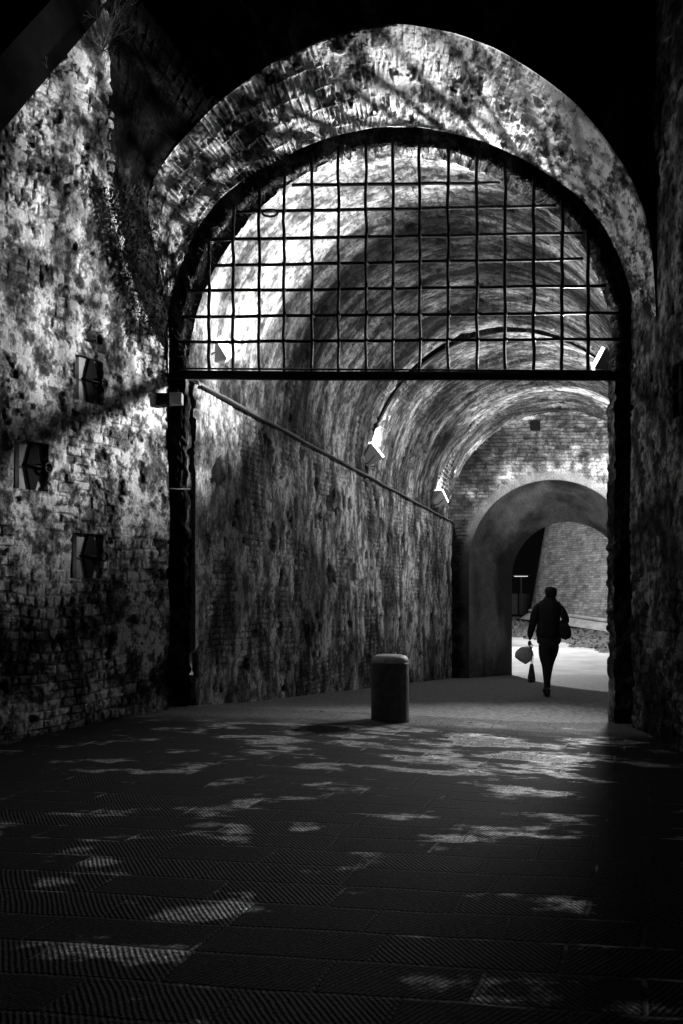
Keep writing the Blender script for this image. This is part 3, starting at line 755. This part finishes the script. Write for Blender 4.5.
set_props(o, 'battered brick bastion seen lit beyond the small archway', 'bastion')
def band(name, z, rad_, out_, tone_):
    bm = bmesh.new(); pts = []
    for sv in np.linspace(0, 18, 60):
        x_, y_, nx_, ny_, rn_ = [float(q_) for q_ in bast(np.array(sv))]; zc = z - .06 * rn_
        pts.append((x_ + nx_ * (out_ - .17 * zc), y_ + ny_ * (out_ - .17 * zc), zc))
    add_tube(bm, pts, rad_, 8); return obj_bm(name, bm, tone_, o)
M_BST = plain('bastion_stone', .3, .9, 0, .3, 3, .3)
band('stone_moulding', .40, .10, .05, M_BST)
band('stone_moulding', -.12, .09, .62, M_DIRON)
bm = bmesh.new(); pts0, pts1, pts2 = [], [], []
for sv in np.linspace(0, 18, 60):
    x_, y_, nx_, ny_, rn_ = [float(q_) for q_ in bast(np.array(sv))]
    for lst, o_, z_ in ((pts0, .0, .33), (pts1, .6, -.08), (pts2, .75, -1.8)): lst.append(bm.verts.new((x_ + nx_ * o_, y_ + ny_ * o_, z_ - .06 * rn_)))
for k in range(59):
    bm.faces.new([pts0[k], pts1[k], pts1[k + 1], pts0[k + 1]]); bm.faces.new([pts1[k], pts2[k], pts2[k + 1], pts1[k + 1]])
obj_bm('plinth', bm, M_BST, o)
# verge: rough bank with leaves between road and bastion
M_VERGE = plain('rough_bank', .07, .95, 0, .5, 4, .6)
sv_ = np.linspace(-3, 18, 190); vv = np.linspace(0, 1, 50)
Sg, Vg = np.meshgrid(sv_, vv, indexing='ij')
bx_, by_, bnx, bny, brn = bast(np.maximum(Sg, 0)); bx_ = bx_ + np.minimum(Sg, 0) * .3; by_ = by_ - np.minimum(Sg, 0)
out_ = (1 - Vg) * (3.9 + 1.0 * (fbm(Sg * 1.1, Sg * 0, 71, 4) - .5) * 2) + .5
Xg = bx_ + bnx * out_; Yg = by_ + bny * out_ - (1 - Vg) * 2.0
Zg = ground_z(Xg, Yg) - .02 + np.clip(-.22 - .05 * brn - ground_z(Xg, Yg), .12, .9) * sstep(0, .8, Vg) + .30 * (fbm(Xg * 3, Yg * 3, 72, 4) - .35) * sstep(0, .12, Vg)
o = grid_mesh('verge', np.stack([Xg, Yg, Zg], -1), M_VERGE); set_props(o, 'dark leafy verge between the pale road and the bastion foot', 'verge', kind='stuff')
bm = bmesh.new()
for i in range(1500):
    i_, j_ = rr.randint(0, 149), rr.randint(2, 40); i_ = rr.randint(0, 189); p = Vector((float(Xg[i_, j_]) + rr.uniform(-.1, .1), float(Yg[i_, j_]) + rr.uniform(-.2, .2), float(Zg[i_, j_]) + .06))
    leaf(bm, p, rr.uniform(.05, .14), rr)
o = obj_bm('fallen_leaves', bm, M_LEAF, smooth=False); set_props(o, 'scattered leaves on the dark verge below the bastion', 'leaves', kind='stuff')
# distant parapet wall with a lit strip
bm = bmesh.new(); add_box(bm, P(500, 597, 75), (9, .5, .5)); add_box(bm, P(500, 604, 74), (9, .6, 1.6))
o = obj_bm('parapet', bm, M_NST2, smooth=False); set_props(o, 'dark parapet far beyond the archway left of the bastion', 'parapet')
M_STR, nt, b = new_mat('distant_lamp_glass'); b.inputs['Emission Color'].default_value = g(1); b.inputs['Emission Strength'].default_value = .8
sl = empty('strip_lamp', P(523, 576.3, 70), 'distant thin bright strip lamp between archway and bastion', 'lamp'); so = Vector(sl.location)
bm = bmesh.new(); add_box(bm, P(521, 576.3, 70), (1.0, .1, .05), bevel=.01); sub(bm, 'light_tube', M_STR, sl, False, so)
bm = bmesh.new(); add_box(bm, P(521, 575.2, 70.05), (1.5, .2, .08), bevel=.02); add_box(bm, P(521, 594, 70.1), (.10, .12, 2.9)); sub(bm, 'lamp_post', M_HDARK, sl, False, so)

def lamp(kind, loc, energy, aim=None, size=.1, spot=120, blend=.3):
    ld = bpy.data.lights.new('lamp', kind); ld.energy = energy
    if kind == 'SPOT': ld.spot_size = math.radians(spot); ld.spot_blend = blend
    ld.shadow_soft_size = size
    o = bpy.data.objects.new('lamp', ld); C.objects.link(o); o.location = loc
    if aim is not None: o.rotation_mode = 'QUATERNION'; o.rotation_quaternion = (Vector(loc) - Vector(aim)).to_track_quat('Z', 'Y')
    return o
lamp('SPOT', (6.45, 43, 6.2), 11500, (6.0, 25, -1), .12, 100, .4)          # street lamp beyond the archway
lamp('SPOT', (9, 38, 6.5), 7500, (14, 50, 2.5), .4, 150, .6)         # lamp over the road lighting the bastion

# ---------------------------------------------------------------- person
PY = 15.55; K = PY / F
px0 = (548 - CX) * K
pz = gz(px0, PY)
M_JKT = plain('black_jacket', .012, .85, 0, .3, 20); M_TRS = plain('dark_trousers', .022, .8, 0, .3, 20); M_SKIN = plain('skin', .18, .6, 0, .1, 20)
M_HAIR = plain('dark_hair', .01, .6, 0, .3, 40); M_SHOE = plain('black_shoe', .012, .5, 0, .2, 20)
per = empty('person', (px0, PY, pz), 'person in dark jacket and trousers walking away towards the small archway', 'person')
def skin(name, V, E, Rr, mat, parent, sub_=2, root=0):
    me = bpy.data.meshes.new(name); me.from_pydata(V, E, []); me.update()
    o = bpy.data.objects.new(name, me); C.objects.link(o); o.parent = parent
    md = o.modifiers.new('skin', 'SKIN'); md.use_smooth_shade = True
    for i, r_ in enumerate(Rr):
        sv = me.skin_vertices[0].data[i]; sv.radius = (r_, r_) if not isinstance(r_, tuple) else r_; sv.use_root = (i == root)
    s_ = o.modifiers.new('sub', 'SUBSURF'); s_.levels = sub_; s_.render_levels = sub_
    me.materials.append(mat); return o
# joints (x right, y forward, z up)
pel = (.01, 0, .93); wst = (.01, .01, 1.08); chs = (.012, .02, 1.30); nck = (.03, .02, 1.50); hb = (.04, .03, 1.60); hd = (.045, .045, 1.70); ht = (.045, .04, 1.765)
shL = (-.16, .02, 1.44); elL = (-.255, -.02, 1.16); wrL = (-.292, .05, .90)
shR = (.19, .02, 1.44); elR = (.295, -.03, 1.20); wrR = (.20, .20, 1.14)
hiL = (-.095, 0, .88); knL = (-.02, .05, .50); anL = (-.015, -.04, .09); hiR = (.12, 0, .88); knR = (.065, .22, .50); anR = (.03, .26, .12)
V = [pel, wst, chs, nck, hb, hd, ht, shL, elL, wrL, shR, elR, wrR, hiL, knL, anL, hiR, knR, anR, (-.015, .10, .04), (.03, .41, .06)]
E = [(0, 1), (1, 2), (2, 3), (3, 4), (4, 5), (5, 6), (2, 7), (7, 8), (8, 9), (2, 10), (10, 11), (11, 12), (0, 13), (13, 14), (14, 15), (0, 16), (16, 17), (17, 18), (15, 19), (18, 20)]
Rb = [.11, .10, .12, .05, .06, .085, .05, .055, .04, .028, .055, .04, .028, .085, .055, .038, .085, .055, .038, .03, .03]
per.scale = (1, 1, 1.03)
body = skin('body', V, E, Rb, M_SKIN, per)
for nm_, c_, s_ in (('nose', (.045, .135, 1.685), (.014, .02, .02)), ('ear', (-.04, .04, 1.69), (.012, .018, .03)), ('ear', (.13, .04, 1.69), (.012, .018, .03)), ('mouth', (.045, .12, 1.655), (.022, .01, .007))):
    bm = bmesh.new(); r_ = bmesh.ops.create_uvsphere(bm, u_segments=10, v_segments=8, radius=1); bmesh.ops.transform(bm, matrix=Matrix.Translation(c_) @ Matrix.Diagonal((*s_, 1)), verts=r_['verts'])
    obj_bm(nm_, bm, M_SKIN, per)
def ering(bm, cx_, cy_, z_, a_, b2, seg=28):
    return [bm.verts.new((cx_ + a_ * math.cos(t_) * (1 + .02 * math.sin(3 * t_ + z_ * 9)), cy_ + b2 * math.sin(t_), z_ + .008 * math.sin(2 * t_ + z_))) for t_ in np.linspace(0, 2 * math.pi, seg, endpoint=False)]
def eloft(name, prof, mat):
    bm = bmesh.new(); rg = [ering(bm, *p_) for p_ in prof]
    for a_, b2 in zip(rg[:-1], rg[1:]):
        for k in range(len(a_)): bm.faces.new([a_[k], a_[(k + 1) % len(a_)], b2[(k + 1) % len(a_)], b2[k]])
    bm.faces.new(rg[0][::-1]); bm.faces.new(rg[-1]); return obj_bm(name, bm, mat, per)
eloft('jacket', [(.005, 0, .955, .195, .135), (.005, 0, .97, .205, .145), (.005, 0, 1.05, .195, .14), (.008, .0, 1.15, .185, .13), (.01, .01, 1.28, .20, .14), (.012, .015, 1.38, .215, .145),
      (.015, .015, 1.45, .205, .13), (.02, .015, 1.50, .165, .11), (.028, .012, 1.54, .11, .095), (.034, .012, 1.58, .088, .088), (.036, .012, 1.60, .078, .08)], M_JKT)
skin('sleeve', [(-.13, .015, 1.43), shL, (-.222, -.01, 1.30), elL, (-.285, .02, 1.02), (-.292, .045, .93)], [(k, k + 1) for k in range(5)], [.07, .078, .075, .066, .056, .045], M_JKT, per)
skin('sleeve', [(.15, .015, 1.43), shR, (.258, -.01, 1.32), elR, (.25, .10, 1.17), (.212, .175, 1.15)], [(k, k + 1) for k in range(5)], [.07, .078, .075, .066, .056, .045], M_JKT, per)
tv = [(.01, 0, .98), (.01, 0, .90), hiL, (-.055, .03, .68), knL, (-.018, 0, .28), (-.015, -.035, .13), hiR, (.085, .12, .68), knR, (.045, .24, .3), (.03, .26, .15)]
te = [(0, 1), (1, 2), (2, 3), (3, 4), (4, 5), (5, 6), (1, 7), (7, 8), (8, 9), (9, 10), (10, 11)]
skin('trousers', tv, te, [.16, .17, .125, .105, .075, .062, .055, .11, .098, .075, .062, .055], M_TRS, per)
eloft('waistband', [(.012, 0, .84, .175, .11), (.012, 0, .87, .195, .125), (.012, 0, .91, .20, .13), (.01, 0, .97, .188, .125), (.01, 0, .99, .18, .12)], M_TRS)
for an_, fw in ((anL, .0), (anR, .0)):
    x_, y_, z_ = an_
    skin('shoe', [(x_, y_ - .03, z_ - .04), (x_, y_ + .07, z_ - .055), (x_ - .005, y_ + .17, z_ - .062), (x_, y_, z_ + .05)], [(0, 1), (1, 2), (0, 3)], [(.045, .05), (.045, .038), (.04, .03), .045], M_SHOE, per)
skin('hair', [(.045, .01, 1.745), (.045, -.02, 1.70), (.043, -.03, 1.63), (.04, -.03, 1.57)], [(0, 1), (1, 2), (2, 3)], [(.095, .08), (.112, .1), (.105, .08), (.08, .05)], M_HAIR, per)
skin('hood', [(-.07, .0, 1.50), (.03, -.05, 1.515), (.13, .0, 1.50)], [(0, 1), (1, 2)], [.05, .065, .05], M_JKT, per)
def hand(w, dirv, side, name='hand'):
    w = Vector(w); d = Vector(dirv).normalized(); a = Vector((0, 1, 0)) if abs(d.y) < .7 else Vector((0, 0, 1)); n_ = d.cross(a).normalized() * side; a = n_.cross(d).normalized() * side
    Vv = [w, w + d * .035, w + d * .075]; Ee = [(0, 1), (1, 2)]; Rr = [.024, (.034, .02), (.036, .018)]
    for k, ln in enumerate((.062, .072, .067, .052)):
        b0 = len(Vv); o_ = a * ((k - 1.5) * .019)
        Vv += [tuple(w + d * .082 + o_), tuple(w + d * (.085 + ln * .45) + o_ + n_ * .012), tuple(w + d * (.085 + ln * .55) + o_ + n_ * .035), tuple(w + d * (.085 + ln * .25) + o_ + n_ * .045)]
        Ee += [(2, b0), (b0, b0 + 1), (b0 + 1, b0 + 2), (b0 + 2, b0 + 3)]; Rr += [.0095, .009, .0085, .008]
    b0 = len(Vv); Vv += [tuple(w + d * .035 - a * .03 + n_ * .01), tuple(w + d * .065 - a * .042 + n_ * .03), tuple(w + d * .085 - a * .035 + n_ * .045)]
    Ee += [(1, b0), (b0, b0 + 1), (b0 + 1, b0 + 2)]; Rr += [.012, .01, .009]
    skin(name, [tuple(v) for v in Vv], Ee, Rr, M_SKIN, per, 1)
hand(wrL, (0, .02, -1), 1); hand(wrR, (-.3, .7, .1), -1)

def L(px, py, dy=0.0): return Vector(((px - CX) * K, PY + dy, EYE + (HY - py) * K))
def sack(name, outline, th_, mat, org, parent, dy):
    bm = bmesh.new(); layers = []
    cen = sum((Vector((p[0], p[1], 0)) for p in outline), Vector()) / len(outline)
    for q, sc in ((-1, .45), (-.8, .8), (-.35, 1), (.35, 1), (.8, .8), (1, .45)):
        layers.append([bm.verts.new(L(cen.x + (p[0] - cen.x) * sc, cen.y + (p[1] - cen.y) * sc, dy + q * th_) - org) for p in outline])
    n_ = len(outline)
    for a_, b2 in zip(layers[:-1], layers[1:]):
        for k in range(n_): bm.faces.new([a_[k], a_[(k + 1) % n_], b2[(k + 1) % n_], b2[k]])
    bm.faces.new(layers[0]); bm.faces.new(layers[-1][::-1]); bmesh.ops.recalc_face_normals(bm, faces=bm.faces)
    o_ = obj_bm(name, bm, mat, parent); s_ = o_.modifiers.new('bev', 'BEVEL'); s_.width = .012; s_.segments = 2; return o_
hb_ = L(530.5, 649, .05)
c_ = L(526, 656, .05); cb = empty('carrier_bag', c_, 'pale plump carrier bag hanging from the left hand of the person', 'bag')
sack('bag_body', [(518, 650), (521.5, 647.5), (529, 646.5), (532.5, 650), (532.8, 657), (531.5, 661), (526, 664.5), (520, 661), (515.5, 657.5), (516, 652.5)], .09, plain('pale_plastic', .55, .6, 0, .2, 12, .3), c_, cb, .05)
bm = bmesh.new(); add_tube(bm, [L(528, 648.5, .05) - c_, hb_ + Vector((-.01, 0, .05)) - c_, L(531.5, 650, .05) - c_], .006, 6); obj_bm('handle', bm, M_HOUS, cb)
c_ = L(532, 672, .05); sb = empty('small_bag', c_, 'small dark patterned bag dangling below the pale carrier bag', 'bag')
sack('bag_body', [(530.8, 664), (533.8, 664), (535, 672), (536.2, 681), (535, 683), (529, 683), (527.8, 681), (529.5, 672)], .05, plain('patterned_bag', .10, .7, 0, .9, 25, .3), c_, sb, .05)
bm = bmesh.new(); add_tube(bm, [L(531.4, 665, .05) - c_, L(532.5, 655, .0) - c_, L(531.4, 647.5, .04) - c_], .006, 6); add_tube(bm, [L(533.2, 665, .05) - c_, L(533.8, 655, .04) - c_, L(531.8, 647.5, .05) - c_], .006, 6); obj_bm('handle', bm, M_SHOE, sb)
c_ = L(564.5, 630, -.05); hbag = empty('shoulder_bag', c_, 'black shoulder bag worn on the right hip of the person', 'bag')
sack('bag_body', [(559, 623), (566, 622), (568.5, 626), (570.2, 633), (569, 638), (564, 639.5), (559.5, 638), (558, 631)], .08, M_JKT, c_, hbag, -.08)
bm = bmesh.new(); add_tube(bm, [L(561, 624, -.12) - c_, L(561, 614, -.14) - c_, L(560, 605, -.08) - c_, L(559.5, 602, .0) - c_, L(560, 605, .10) - c_, L(563, 614, .14) - c_, L(566, 624, .0) - c_], .012, 6); obj_bm('strap', bm, M_SHOE, hbag)

# ---------------------------------------------------------------- small litter on the paving
# ---------------------------------------------------------------- camera, world, view
cam = bpy.data.cameras.new('camera'); co = bpy.data.objects.new('camera', cam); C.objects.link(co)
cam.sensor_fit = 'VERTICAL'; cam.sensor_height = 36; cam.lens = F / 1024 * 36; cam.shift_y = (HY - 512) / 1024; cam.clip_start = .05; cam.clip_end = 300
co.location = (0, 0, EYE); co.rotation_euler = (math.pi / 2, 0, 0)
bpy.context.scene.camera = co
w = bpy.data.worlds.new('night'); bpy.context.scene.world = w; w.use_nodes = True
w.node_tree.nodes['Background'].inputs['Color'].default_value = g(.5); w.node_tree.nodes['Background'].inputs['Strength'].default_value = .004
vs = bpy.context.scene.view_settings; vs.view_transform = 'Standard'; vs.look = 'None'; vs.exposure = 0; vs.gamma = 1; vs.use_curve_mapping = False
